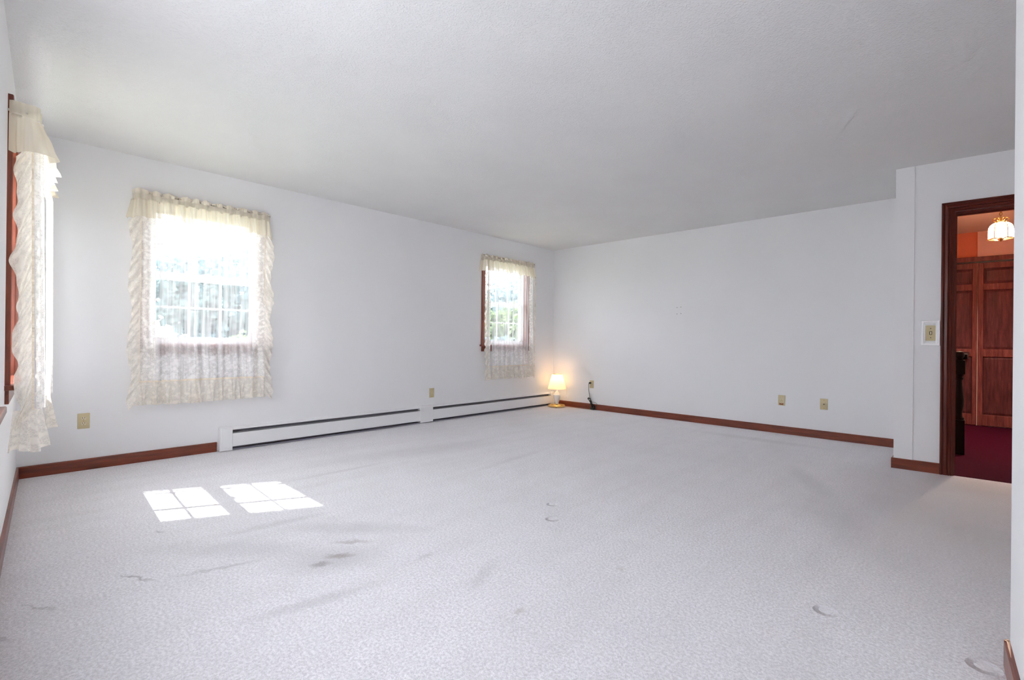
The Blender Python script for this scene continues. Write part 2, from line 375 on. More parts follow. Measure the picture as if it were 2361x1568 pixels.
def window(name, fr, c, horizontal):
    u0, u1, sill, top = c['u0'], c['u1'], c['sill'], c['top']
    o0, o1, oz0, oz1 = opening(c)
    org = fr.p((u0+u1)/2, 0, sill)
    root = bpy.data.objects.new(name, None); COL.objects.link(root); root.location = org; root['kind'] = 'structure'
    casing_parts(root, fr, c, WOOD_Z, horizontal, FLATP, sill+.012)
    finish('sill', bx(fr, (u0-.022, -.05, sill-.012), (u1+.022, .048, sill+.012), .004), horizontal, root)
    finish('apron', bx(fr, (u0+.005, 0, sill-.08), (u1-.005, .015, sill-.012), .002), horizontal, root)
    # wooden jamb lining
    bm = bmesh.new()
    box(bm, fr, (o0, -.06, oz0+.012), (o0+.012, .001, oz1)); box(bm, fr, (o1-.012, -.06, oz0+.012), (o1, .001, oz1)); box(bm, fr, (o0+.012, -.06, oz1-.012), (o1-.012, .001, oz1))
    finish('jamb_lining', bm, WOOD_Z, root)
    # white vinyl frame
    f = .030; bm = bmesh.new()
    a0, a1, z0, z1 = o0, o1, oz0, oz1
    box(bm, fr, (a0, -.148, z0), (a0+f, -.05, z1)); box(bm, fr, (a1-f, -.148, z0), (a1, -.05, z1))
    box(bm, fr, (a0+f, -.148, z0), (a1-f, -.05, z0+f)); box(bm, fr, (a0+f, -.148, z1-f), (a1-f, -.05, z1))
    finish('frame', bm, M_VINYL, root)
    zm = (z0+z1)/2
    for (q0, q1, vv) in ((z0+f, zm+.028, -.075), (zm-.032, z1-f, -.105)):
        s0, s1, w = a0+f, a1-f, .038; mw = .017 if name == 'window_3' else .008
        bm = bmesh.new()
        box(bm, fr, (s0, vv-.014, q0), (s0+w, vv+.014, q1), .003); box(bm, fr, (s1-w, vv-.014, q0), (s1, vv+.014, q1), .003)
        box(bm, fr, (s0+w, vv-.0135, q0), (s1-w, vv+.0135, q0+w), .003); box(bm, fr, (s0+w, vv-.0135, q1-w), (s1-w, vv+.0135, q1), .003)
        sash = finish('sash', bm, M_VINYL, root)
        g0, g1, h0, h1 = s0+w, s1-w, q0+w, q1-w
        fr_ = [0, 2/3, 1] if name == 'window_3' else [0, 1/3, 2/3, 1]
        for k in fr_[1:-1]:
            u = g0+(g1-g0)*k; finish('muntin', bx(fr, (u-mw, vv-.004, h0), (u+mw, vv+.004, h1)), M_VINYL, sash)
        z = (h0+h1)/2; finish('muntin', bx(fr, (g0, vv-.0045, z-.008), (g1, vv+.0045, z+.008)), M_VINYL, sash)
        for k, k2 in zip(fr_, fr_[1:]):
            for j in range(2):
                finish('pane', bx(fr, (g0+(g1-g0)*k, vv-.0015, h0+(h1-h0)*j/2), (g0+(g1-g0)*k2, vv+.0015, h0+(h1-h0)*(j+1)/2)), M_GLASS, sash)
    um = (a0+a1)/2; finish('sash_lock', bx(fr, (um-.03, -.062, zm+.02), (um+.03, -.05, zm+.035), .003), M_WHITEPL, root)
    return root
window('window_1', WIN, W1, WOOD_Y); window('window_2', WIN, W2, WOOD_Y); window('window_3', LEFT, W3, WOOD_X)
w_fill = window('fill_window', LEFT, W_FILL, WOOD_X)
m = NT('fill_shade_cloth'); mx = m.n('MixShader', i0=.85, i1=m.n('BsdfDiffuse', Color=rgb(.88, .88, .9)).outputs[0], i2=m.n('BsdfTranslucent', Color=rgb(.90, .90, .94)).outputs[0]); m.t.links.new(mx.outputs[0], m.out.inputs[0])
o0, o1, oz0, oz1 = opening(W_FILL)
finish('fill_roller_shade', bx(LEFT, (o0+.002, -.047, oz0+.012), (o1-.002, -.045, oz1-.012)), m.m, w_fill)  # added translucent shade, spreads the daylight over the near floor

# ------------------------------------------------------------------ CURTAINS
def grid(nu, nv, fn, uvs=1.0):
    bm = bmesh.new(); uvl = bm.loops.layers.uv.new('UVMap')
    V = [[bm.verts.new(fn(i/nu, j/nv)) for j in range(nv+1)] for i in range(nu+1)]
    lu = sum((V[i+1][nv//2].co-V[i][nv//2].co).length for i in range(nu)); lv = sum((V[nu//2][j+1].co-V[nu//2][j].co).length for j in range(nv))
    off = random.random()*7
    for i in range(nu):
        for j in range(nv):
            f = bm.faces.new((V[i][j], V[i+1][j], V[i+1][j+1], V[i][j+1])); f.smooth = True
            for l, (a, b) in zip(f.loops, ((i, j), (i+1, j), (i+1, j+1), (i, j+1))): l[uvl].uv = (off+lu*a/nu*uvs, lv*b/nv*uvs)
    return bm
def n1(x, s=0.0): return noise.noise(Vector((x, s, 3.7)))
def sheet(name, bm, mat, parent): 
    me_name = name
    origin = world_origin(parent); bmesh.ops.translate(bm, vec=-origin, verts=bm.verts)
    me = bpy.data.meshes.new(me_name); bm.to_mesh(me); bm.free(); me.materials.append(mat)
    o = bpy.data.objects.new(name, me); COL.objects.link(o); o.parent = parent; return o
class Rod:
    """bent curtain rod: wall - return - front - return - wall, parameter = length along it"""
    def __init__(s, fr, a, b, z, dep, r=.035):
        s.fr, s.z = fr, z; P = [(a, 0)]
        for k in range(9):
            t = k/8*math.pi/2; P.append((a+r-r*math.cos(t), dep-r+r*math.sin(t)))
        for k in range(9):
            t = k/8*math.pi/2; P.append((b-r+r*math.sin(t), dep-r+r*math.cos(t)))
        P.append((b, 0)); s.P = P; s.L = [0]
        for p, q in zip(P, P[1:]): s.L.append(s.L[-1]+math.dist(p, q))
        s.len = s.L[-1]; s.dep = dep; s.a = a; s.b = b
    def at(s, l):
        l = min(max(l, 0), s.len-1e-6); i = max(k for k in range(len(s.P)-1) if s.L[k] <= l)
        t = (l-s.L[i])/(s.L[i+1]-s.L[i]); p, q = s.P[i], s.P[i+1]; d = ((q[0]-p[0]), (q[1]-p[1])); m = math.hypot(*d)
        return (p[0]+d[0]*t, p[1]+d[1]*t, -d[1]/m, d[0]/m)   # u, v, outward normal
def folds(x, f, seed, amp): return amp*(math.sin(f*x+2.2*n1(x*6, seed))+.5*math.sin(2.3*f*x+seed+2*n1(x*9, seed+5)))
def curtain(label, fr, a, b, dep, panels, zrod=2.108, zseam=.65, zhem=.46, seed=1.0, group=None, vdrop=.135, sides=(1, 1)):
    root = thing('lace_curtain', label, 'curtain', fr.p((a+b)/2, dep, zrod))
    rod = Rod(fr, a, b, zrod, dep-.012)
    tb = bmesh.new(); tube(tb, [fr.p(*p, zrod) for p in rod.P], .006, 8); finish('curtain_rod', tb, M_ROD, root, smooth=True)
    R2 = Rod(fr, a-.006, b+.006, zrod, dep)
    nu = int(R2.len*300)
    def val(s, t):          # valance with rod pocket and little heading ruffle on top
        l = s*R2.len; u, v, nu_, nv_ = R2.at(l)
        z = [zrod+.052, zrod+.030, zrod+.018, zrod+.010, zrod-.010, zrod-.020][min(int(t*12), 5)] if t < .5 else zrod-.020-(t-.5)*2*(vdrop+.012*n1(l*5, seed)+.022*(abs(2*s-1)**6))
        amp = .008 if t < .15 else (.0045 if t < .42 else .006+.012*(t-.42))
        if t < .5: off = folds(l, 95, seed, amp)+.004
        else: off = folds(l, 75, seed+2, amp*1.5)+.008+.04*(t-.5)
        if t < .1: z += .007*math.sin(l*70+3*n1(l*8, seed))+.006*n1(l*7, seed+9)
        if t > .95: z += .006*math.sin(l*55+4*n1(l*5, seed))
        return fr.p(u+nu_*off, v+nv_*off, z)
    sheet('valance', grid(nu, 22, val), M_VALANCE, root)
    for k, (p0, p1, mat) in enumerate(panels):      # hanging panels, p0..p1 along the front
        v0 = dep-.010
        def flat(u): 
            e = .035; d = min(max(u-a, 0), max(b-u, 0))
            return v0-(e-d)*.6 if d < e else v0
        def pan(s, t, p0=p0, p1=p1, k=k):
            u = p0+(p1-p0)*s; z = (zrod-.01)*(1-t)+zseam*t
            am = .006+.011*t
            return fr.p(u+.004*math.sin(z*9+k), flat(u)+folds(u, 46, seed+k*3, am)*.8+.01*t+.006*n1(z*3, u*4), z)
        sheet('panel', grid(int((p1-p0)*170)+8, 60, pan), mat, root)
        def hem(s, t, p0=p0, p1=p1, k=k):
            e = (s-.5)*2; u = p0+(p1-p0)*s+.018*e*t*abs(e); z = zseam-(zseam-zhem+.008*n1(u*9, seed))*t
            return fr.p(u+.010*t*math.sin(u*80+seed), flat(u)+folds(u, 46, seed+k*3, .017)*.8+.012+t*(.014+folds(u, 80, seed+k, .022)), z)
        sheet('hem_ruffle', grid(int((p1-p0)*300)+10, 12, hem), M_RUFFLE, root)
        def seam(s, t, p0=p0, p1=p1, k=k):
            u = p0+(p1-p0)*s; return fr.p(u, flat(u)+folds(u, 46, seed+k*3, .017)*.8+.0135, zseam+.006-.014*t)
        sheet('hem_seam', grid(int((p1-p0)*170)+8, 1, seam), M_SEAM, root)
    for sgn, e in ((-1, panels[0][0]), (1, panels[-1][1])):
        if not sides[0 if sgn < 0 else 1]: continue
        wd = sides[0 if sgn < 0 else 1]*.072
        def side(s, t, sgn=sgn, e=e, wd=wd):        # gathered side frill that droops outward in scallops
            z = (zrod-.13)*(1-t)+(zhem+.04)*t
            sc = .62+.38*math.sin(z*14+2.5*n1(z*2, seed+sgn)) 
            w = wd*(.55+.45*sc)
            wig = math.sin(z*62+s*3+3*n1(z*5, seed+sgn*2))
            return fr.p(e+sgn*(w*s-.004)+.004*n1(z*3, seed), dep+.004+s*.016*wig+.006*(1-s), z-s*(.05+.02*sc))
        sheet('side_ruffle', grid(8, 260, side), M_RUFFLE, root)
        def sseam(s, t, sgn=sgn, e=e):
            z = (zrod-.13)*(1-t)+zseam*t
            return fr.p(e+sgn*(.006*s-.006)+.004*n1(z*3, seed), dep+.010+.002*math.sin(z*300), z)
        sheet('gathered_seam', grid(1, 160, sseam), M_SEAM, root)
    return root
c1 = curtain('wide cream lace curtain with scalloped side ruffles over the larger left-hand window', WIN, -5.292, -4.310, .085,
    [(-5.265, -5.165, M_LACE), (-5.175, -4.885, M_SHEER), (-4.895, -4.43, M_SHEER), (-4.44, -4.345, M_LACE)], seed=1.3, sides=(1.1, 1.15))
c2 = curtain('cream lace curtain over the small far window beside the lit lamp', WIN, -1.565, -.560, .085,
    [(-1.515, -1.45, M_LACE), (-1.45, -1.03, M_SHEER), (-1.03, -.68, M_SHEER), (-.68, -.585, M_LACE)], seed=8.1, zhem=.475, sides=(.8, .5))

def end_curtain():
    """the curtain of the near left window, seen from its end: panels drawn apart, frill turned round the rod's return"""
    fr = LEFT; root = thing('lace_curtain', 'ruffled lace curtain seen edge-on at the far left, beside the wood-cased window', 'curtain', fr.p(.96, .11, 2.085))
    a, b, zrod, zs, zh = .43, 1.475, 2.085, .64, .44
    rod = Rod(fr, a, b, zrod, .10, .04); tb = bmesh.new(); tube(tb, [fr.p(*p, zrod) for p in rod.P], .006, 8); finish('curtain_rod', tb, M_ROD, root, smooth=True)
    R2 = Rod(fr, a-.006, b+.006, zrod, .108, .045)
    def val(s, t):
        l = s*R2.len; u, v, nu_, nv_ = R2.at(l)
        z = [zrod+.045, zrod+.030, zrod+.018, zrod+.010, zrod-.010, zrod-.020][min(int(t*12), 5)] if t < .5 else zrod-.02-(t-.5)*2*(.17+.025*n1(l*8, 2)+.05*(s**8)*(1-s)*8)
        off = folds(l, 80, 4, .004)+.004 if t < .5 else folds(l, 45, 6, .006+.022*(t-.5))+.006+.085*(t-.5)**.8*(.5 if v < .03 else 1)+.03*(t-.5)*n1(l*14, t*3)+.012*n1(l*9+t*4, z*9)
        return fr.p(u+nu_*off, max(v+nv_*off, .006), z)
    sheet('valance', grid(420, 22, val), M_VALANCE, root)
    # near panel: frill on the return, gathered seam, lace strip curling to the front
    def frill(s, t):
        z = (zrod-.12)*(1-t)+zs*t; q = z*1.6+s*.9
        e = .085-.060*s*(.86+.12*math.sin(z*13+1)+.10*math.sin(z*31)+.06*math.sin(z*57))
        fl = .5+.5*math.sin(z*21+s*3.2+2*n1(z*2, 5))
        return fr.p(1.478+.020*s*fl+.006*math.sin(z*90+s*5), e-.012*s*fl+.012*t, z-.10*s)
    sheet('side_ruffle', grid(14, 260, frill), M_RUFFLE, root)
    def seam(s, t):
        z = (zrod-.12)*(1-t)+zs*t; return fr.p(1.484+.0015*math.sin(z*420), .083+.009*s+.012*t, z)
    sheet('gathered_seam', grid(2, 400, seam), M_SEAM, root)
    def strip(s, t):
        z = (zrod-.02)*(1-t)+zs*t
        return fr.p(1.478-.085*s**1.3, .092+.034*s**.7+.012*t+.006*math.sin(s*14+z*2), z)
    sheet('panel', grid(14, 60, strip), M_LACE, root)
    def hem(s, t):
        z = zs-(zs-zh)*t+.012*math.sin(s*7)*t; ang = s*9
        u = 1.482-.10*max(s-.55, 0)/.45; v = .030+.10*s/(1.0)+(.055*(s-.45))*t
        return fr.p(u+.016*t*math.sin(ang*2.2), max(v+.010*t*math.sin(ang*3+1), .01), z)
    sheet('hem_ruffle', grid(60, 14, hem), M_RUFFLE, root)
    # far panel, bowed into the room and lit by the sun
    def far(s, t):
        u = .43+.33*s; z = (zrod-.02)*(1-t)+zs*t
        return fr.p(u, .10+.050*min(t*7, 1)*(.7+.3*math.sin(math.pi*s))+.010*t+folds(u, 46, 9, .011), z)
    sheet('panel', grid(60, 60, far), M_LACE, root)
    def fhem(s, t):
        u = .43+.33*s+.02*(s-.5)*t; z = zs-(zs-zh)*t
        return fr.p(u, .150+folds(u, 46, 9, .011)+t*(.020+folds(u, 90, 3, .012)), z)
    sheet('hem_ruffle', grid(90, 10, fhem), M_RUFFLE, root)
    def fs(s, t):
        z = (zrod-.12)*(1-t)+zs*t; return fr.p(.76+s*.055*(.6+.4*math.sin(z*16)), .11+.012*s*math.sin(z*60), z-.05*s)
    sheet('side_ruffle', grid(8, 220, fs), M_RUFFLE, root)
end_curtain()

# ------------------------------------------------------------------ HEATER
def heater():
    fr = WIN; root = thing('baseboard_heater', 'long white metal baseboard heater running along the window wall to the corner', 'heater', fr.p(-2.36, 0, 0))
    finish('back_plate', bx(fr, (-4.66, 0, .02), (-.04, .008, .208), .002), M_ENAMEL, root)
    for a, b in ((-4.59, -2.575), (-2.40, -.125)):
        finish('front_panel', bx(fr, (a, .060, .036), (b, .066, .154), .002), M_ENAMEL, root)
        bm = bmesh.new(); prof = [(.004, .200), (.045, .188), (.0475, .182), (.0485, .184), (.0465, .1915), (.004, .205)]
        A = [bm.verts.new(fr.p(a, v, z)) for v, z in prof]; B = [bm.verts.new(fr.p(b, v, z)) for v, z in prof]
        for i in range(6): bm.faces.new((A[i], A[(i+1) % 6], B[(i+1) % 6], B[i]))
        bm.faces.new(A); bm.faces.new(B); finish('top_lip', bm, M_ENAMEL, root)
        finish('damper', bx(fr, (a, .040, .158), (b, .058, .161)), M_GREYMETAL, root)
        bm = bmesh.new(); tube(bm, [fr.p(a, .034, .085), fr.p(b, .034, .085)], .011, 10); finish('copper_pipe', bm, M_DKBRASS, root, smooth=60)
        bm = bmesh.new(); n = int((b-a)/.016)
        for k in range(n): box(bm, fr, (a+.02+k*.016, .012, .055), (a+.0206+k*.016, .056, .115))
        o = finish('heating_fins', bm, M_FIN, root); o['kind'] = 'stuff'
        finish('floor_rail', bx(fr, (a, .008, .002), (b, .050, .014)), M_DARKGAP, root)
        finish('inner_back', bx(fr, (a, .008, .002), (b, .0095, .198)), M_DARKGAP, root)
    finish('end_cap', bx(fr, (-4.690, 0, .004), (-4.590, .069, .212), .006), M_ENAMEL, root)
    finish('end_cap_lid', bx(fr, (-4.675, .069, .03), (-4.594, .072, .200), .0015), M_ENAMEL, root)
    finish('joint_cover', bx(fr, (-2.580, 0, .012), (-2.395, .070, .207), .005), M_ENAMEL, root)
    finish('end_cap', bx(fr, (-.130, 0, .004), (-.035, .069, .210), .006), M_ENAMEL, root)
heater()

# ------------------------------------------------------------------ OUTLETS, PLATES, SWITCH
def plate(fr, u, z, label, kind, name='wall_outlet', cat='outlet', stain=False, w=.070, h=.115):
    root = thing(name, label, cat, fr.p(u, 0, z))
    finish('cover_plate', bx(fr, (u-w/2, 0, z-h/2), (u+w/2, .0055, z+h/2), .0025), M_BEIGE, root, smooth=30)
    if kind == 'duplex':
        for dz in (.0195, -.0195):
            rc = finish('receptacle', disc(fr, u, .0055, z+dz, .0172, .0145, .002, 24), M_BEIGE2, root)
            for du in (-.0063, .0063): finish('slot', bx(fr, (u+du-.0014, .0072, z+dz+.000), (u+du+.0014, .0080, z+dz+.0088)), M_SLOT, rc)
            finish('ground_hole', disc(fr, u, .0072, z+dz-.0075, .0026, .0026, .0008, 10), M_SLOT, rc)
        finish('screw', disc(fr, u, .0055, z, .003, .003, .001, 10), M_DKBRASS, root)
        if stain:
            o = finish('scorch_mark', bx(fr, (u-.022, .0055, z-.052), (u+.020, .0060, z-.030), .0), M_BROWNSTAIN, root); o['label'] = 'brown scorched patch at the foot of the plate'
    else:
        for dz in (.042, -.042): finish('screw', disc(fr, u, .0055, z+dz, .0034, .0034, .001, 10), M_DKBRASS, root)
        if kind == 'cable':
            finish('jack_ring', disc(fr, u, .0055, z, .011, .011, .003, 20), M_BEIGE2, root); finish('jack', disc(fr, u, .0085, z, .0055, .0055, .006, 14), M_SLOT, root)
        if kind == 'phone': finish('jack', disc(fr, u, .0055, z, .005, .005, .002, 10), M_BEIGE2, root)
    return root
plate(WIN, -5.580, .368, 'beige duplex outlet on the window wall between the two nearest curtains, above the wooden baseboard', 'duplex')
plate(WIN, -2.372, .352, 'small plain beige plate on the wall above the joint of the white heater', 'phone', 'wall_plate', 'wall plate')
plate(BACK, .730, .371, 'beige duplex outlet with a black plug in it, right of the lit lamp', 'duplex')
plate(BACK, 3.262, .370, 'beige duplex outlet with a brown scorched patch, on the back wall', 'duplex', stain=True)
plate(BACK, 3.666, .366, 'beige cable jack plate with one dark centre hole, on the back wall', 'cable', 'cable_jack', 'wall plate')
sw = thing('light_switch', 'beige toggle switch in a raised white frame beside the dark door casing', 'switch', DOOR.p(.212, 0, 1.10))
u = .2215; z = 1.100
def ring(fr, u0, u1, z0, z1, w, v0, v1, bev=.003):
    bm = bmesh.new()
    box(bm, fr, (u0, v0, z0), (u0+w, v1, z1), bev); box(bm, fr, (u1-w, v0, z0), (u1, v1, z1), bev)
    box(bm, fr, (u0+w*.8, v0, z0), (u1-w*.8, v1*.98, z0+w), bev); box(bm, fr, (u0+w*.8, v0, z1-w), (u1-w*.8, v1*.98, z1), bev); return bm
finish('outer_frame', ring(DOOR, u-.056, u+.056, z-.098, z+.098, .016, 0, .017), M_WHITEPL, sw)
finish('inner_frame', ring(DOOR, u-.041, u+.041, z-.083, z+.083, .011, 0, .010), M_WHITEPL, sw)
finish('cover_plate', bx(DOOR, (u-.030, 0, z-.060), (u+.034, .0075, z+.060), .002), M_BEIGE, sw)
finish('toggle', bx(DOOR, (u-.003, .0075, z-.010), (u+.006, .018, z+.010), .002), M_BEIGE2, sw)
finish('toggle_slot', bx(DOOR, (u-.006, .0075, z-.013), (u+.009, .0080, z+.013)), M_SLOT, sw)
for dz in (.036, -.036): finish('screw', disc(DOOR, u+.0015, .0075, z+dz, .0032, .0032, .001, 10), M_SLOT, sw)
for du, dz, w in ((2.032, 1.458, 'upper left'), (2.084, 1.461, 'upper right'), (2.032, 1.374, 'lower left'), (2.085, 1.377, 'lower right')):
    o = finish('screw_hole', disc(BACK, du, .0002, dz, .0045, .0045, .0006, 12), M_SLOT, origin=BACK.p(du, 0, dz)); tag(o, w+' of the four small dark screw holes in the middle of the back wall', 'screw hole', 'old screw holes in the back wall')

# ------------------------------------------------------------------ LAMP
LC = Vector((.225, -.185, 0))
lamp = thing('table_lamp', 'lit white ceramic table lamp on a round brass base on the floor in the corner', 'lamp', LC)
bm = bmesh.new(); lathe(bm, LC, [(.0, .006), (.118, .006), (.126, .010), (.130, .030), (.124, .034), (.120, .026), (.07, .024), (.058, .030), (.050, .040), (.030, .046), (.022, .052), (.0, .052)], 48)
finish('brass_base', bm, M_BRASS, lamp, smooth=35)
for k in range(4):
    a = k*math.pi/2+.6; bm = bmesh.new(); lathe(bm, LC+Vector((.105*math.cos(a), .105*math.sin(a), 0)), [(0, 0), (.009, 0), (.011, .004), (.008, .008), (0, .008)], 12); finish('foot', bm, M_DKBRASS, lamp, smooth=40)
bm = bmesh.new(); R = lathe(bm, LC, [(.026, .050), (.028, .056), (.026, .066), (.033, .085), (.043, .115), (.051, .145), (.056, .170), (.057, .185), (.054, .193), (.046, .197)], 48)
for i, rg in enumerate(R):
    for j, v in enumerate(rg):
        d = Vector((v.co.x-LC.x, v.co.y-LC.y, 0)); v.co += d*(.03*math.cos(j*2*math.pi/48*12))
finish('ceramic_body', bm, M_CERAMIC, lamp, smooth=50)
bm = bmesh.new(); lathe(bm, LC, [(.046, .196), (.042, .205), (.028, .225), (.016, .243), (.010, .252), (.010, .262), (.0, .262)], 32); finish('dome_cap', bm, M_CERAMIC, lamp, smooth=50)
bm = bmesh.new(); lathe(bm, LC, [(.007, .26), (.007, .31), (.017, .312), (.017, .345), (.0, .347)], 16); finish('socket', bm, M_BRASS, lamp, smooth=40)
m = NT('lamp_bulb'); e = m.n('Emission', Color=rgb(1, .72, .38), Strength=14.0); m.t.links.new(e.outputs[0], m.out.inputs[0]); M_BULB = m.m
bm = bmesh.new(); lathe(bm, LC, [(.0, .345), (.012, .347), (.018, .365), (.028, .390), (.030, .405), (.024, .423), (.010, .432), (.0, .433)], 20); finish('bulb', bm, M_BULB, lamp, smooth=True)
m = NT('lamp_shade'); d = m.n('BsdfDiffuse', Color=rgb(.9, .84, .70)); t = m.n('BsdfTranslucent', Color=rgb(.95, .86, .66))
mx = m.n('MixShader', i0=.6, i1=d.outputs[0], i2=t.outputs[0]); e = m.n('Emission', Color=rgb(1, .74, .40), Strength=.26); ad = m.n('AddShader', i0=mx.outputs[0], i1=e.outputs[0]); m.t.links.new(ad.outputs[0], m.out.inputs[0]); M_SHADE = m.m
bm = bmesh.new(); n = 72; sh = [(.138, .276), (.136, .290), (.122, .345), (.105, .405), (.090, .455), (.080, .487), (.072, .499)]
rings = []
for r, z in sh: rings.append([bm.verts.new((LC.x+(r+.0012*math.cos(i*math.pi/2*2))*math.cos(2*math.pi*i/n), LC.y+(r+.0012*math.cos(i*math.pi/2*2))*math.sin(2*math.pi*i/n), z)) for i in range(n)])
for A, B in zip(rings, rings[1:]):
    for i in range(n): bm.faces.new((A[i], A[(i+1) % n], B[(i+1) % n], B[i]))
finish('lamp_shade', bm, M_SHADE, lamp, smooth=60)
bm = bmesh.new(); tube(bm, [LC+Vector((.0725*math.cos(k*math.pi/12), .0725*math.sin(k*math.pi/12), .499)) for k in range(25)], .002, 6); tube(bm, [LC+Vector((-.072, 0, .497)), LC+Vector((.072, 0, .497))], .0015, 6); finish('shade_ring', bm, M_BRASS, lamp, smooth=True)
# cord of the lamp and its white in-line switch hanging at the side
side = rr.copy(); side.z = 0; side.normalize()
pc = LC+side*.150
bm = bmesh.new(); tube(bm, smooth_path([pc-side*.016+Vector((0, 0, .280)), pc-side*.004+Vector((0, 0, .22)), pc+Vector((0, 0, .185))]), .001, 6); finish('pull_chain', bm, M_BRASS, lamp)
bm = bmesh.new(); lathe(bm, pc, [(0, .134), (.006, .138), (.0095, .150), (.008, .170), (.003, .183), (0, .186)], 14); finish('pull_knob', bm, M_WHITEPL, lamp, smooth=True)
bm = bmesh.new(); tube(bm, smooth_path([LC+Vector((.12, .03, .022)), LC+Vector((.17, .09, .008)), (.45, -.045, .004), (.58, -.07, .004), (.70, -.05, .004), (.755, -.03, .006)]), .0022, 6); finish('power_cord', bm, M_DKBRASS, lamp, smooth=True)
pl = bpy.data.lights.new('lamp_light', 'POINT'); pl.energy = 1.1; pl.color = (1, .58, .34); pl.shadow_soft_size = .03
po = bpy.data.objects.new('lamp_light', pl); COL.objects.link(po); po.parent = lamp; po.location = (0, 0, .46)

# ------------------------------------------------------------------ BLACK EXTENSION CORD
xc = thing('extension_cord', 'black extension cord plugged into the back wall, its spare length bundled on the floor', 'cord', (.765, -.03, 0))
B = lambda u, v, z: BACK.p(u, v, z)
finish('plug', bx(BACK, (.700, .006, .378), (.728, .040, .402), .005), M_BLACK, xc, smooth=30)
bm = bmesh.new(); tube(bm, smooth_path([B(.703, .034, .388), B(.700, .040, .36), B(.702, .036, .28), B(.712, .03, .20), B(.725, .03, .16)]), .0035, 8); finish('cord', bm, M_BLACK, xc, smooth=True)
for k in range(5):
    s = (k-2)*.006
    bm = bmesh.new(); tube(bm, smooth_path([B(.742+s*.3, .030+s, .080), B(.715+s, .034+s, .125), B(.690+s*.6, .038+s, .155), B(.700+s, .040, .172-abs(s)), B(.725, .036+s, .160), B(.738+s, .034, .120), B(.746+s*.4, .030+s, .080), B(.755+s, .034+s, .045), B(.760+s, .038, .018), B(.790+s, .050+s, .008+k*.003), B(.812-s, .040, .012+k*.003), B(.805, .034-s, .040), B(.775+s, .032, .070), B(.746, .031, .082)]), .0046, 7); finish('cord_loop', bm, M_BLACK, xc, smooth=True)
bm = bmesh.new(); tube(bm, [B(.728, .032, .082), B(.764, .032, .080)], .010, 8); finish('cord_tie', bm, M_BLACK, xc)
finish('socket_block', bx(BACK, (.748, .036, .004), (.812, .066, .034), .006), M_BLACK, xc, smooth=30)
bm = bmesh.new(); tube(bm, smooth_path([B(.790, .04, .030), B(.845, .034, .075), B(.825, .030, .105), B(.770, .030, .110), B(.748, .032, .085)]), .0022, 6); finish('cord_end', bm, M_BLACK, xc, smooth=True)

# ------------------------------------------------------------------ DOORWAY AND HALL
dr = bpy.data.objects.new('door_1', None); COL.objects.link(dr); dr.location = DOOR.p(.75, 0, 0); dr['kind'] = 'structure'
DPROF = [(0, 0), (0, .014), (.003, .019), (.009, .022), (.013, .018), (.015, .011), (.018, .010), (.021, .015), (.036, .018), (.042, .015), (.044, .010), (.047, .016), (.051, .020), (.055, .017), (.058, .010), (.062, .009), (.066, .012), (.071, .010), (.074, .006), (.074, 0)]
casing_parts(dr, DOOR, dict(u0=.281, u1=.281+.95, top=2.110), DOOR_Z, DOOR_X, DPROF, 0.0)
bm = bmesh.new(); u0, u1, _, zt = DO
box(bm, DOOR, (u0, -.122, 0), (u0+.014, .002, zt)); box(bm, DOOR, (u1-.014, -.122, 0), (u1, .002, zt)); box(bm, DOOR, (u0+.014, -.122, zt-.014), (u1-.014, .002, zt))
finish('jamb', bm, DOOR_Z, dr)
bm = bmesh.new(); box(bm, DOOR, (u0+.014, -.075, 0), (u0+.024, -.045, zt-.014)); box(bm, DOOR, (u1-.024, -.075, 0), (u1-.014, -.045, zt-.014)); box(bm, DOOR, (u0+.024, -.075, zt-.024), (u1-.024, -.045, zt-.014))
finish('door_stop', bm, DOOR_Z, dr)
tr = struct('trim_1', bx(HALL, (.0, .02, 2.062), (1.6, .045, 2.122), .004), HALLWOOD)
struct('trim_shadow', bx(HALL, (.0, .02, 2.045), (1.6, .030, 2.062)), NEWELWOOD)  # dark strip standing in for the shadow under the head trim
def cdoor(u0, u1, label):
    fr = HALL; v = .024
    root = thing('cabinet_door', label, 'door', fr.p((u0+u1)/2, v, .01)); w = .045
    pz = [(.145, .868), (.962, 1.700), (1.779, 1.970)]; zb = [.01]+[q for p in pz for q in p]+[2.040]
    for a, b in ((u0, u0+w), (u1-w, u1)): finish('stile', bx(fr, (a, v, .01), (b, v+.030, 2.040), .004), HALLWOOD, root)
    for i in range(0, 8, 2): finish('rail', bx(fr, (u0+w, v, zb[i]), (u1-w, v+.029, zb[i+1]), .004), HALLWOOD, root)
    for z0, z1 in pz:
        bm = bmesh.new(); A = []; Bq = []
        for (x, z) in ((u0+w, z0), (u1-w, z0), (u1-w, z1), (u0+w, z1)): A.append(bm.verts.new(fr.p(x, v+.004, z)))
        i = .030
        for (x, z) in ((u0+w+i, z0+i), (u1-w-i, z0+i), (u1-w-i, z1-i), (u0+w+i, z1-i)): Bq.append(bm.verts.new(fr.p(x, v+.016, z)))
        for k in range(4): bm.faces.new((A[k], A[(k+1) % 4], Bq[(k+1) % 4], Bq[k]))
        bm.faces.new(Bq); bm.faces.new(A); finish('raised_panel', bm, PANELWOOD, root)
cdoor(.382, .86, 'wide dark red wooden panel door standing under the pendant light in the hall')
cdoor(.02, .374, 'narrow dark wooden panel door behind the newel post in the hall')

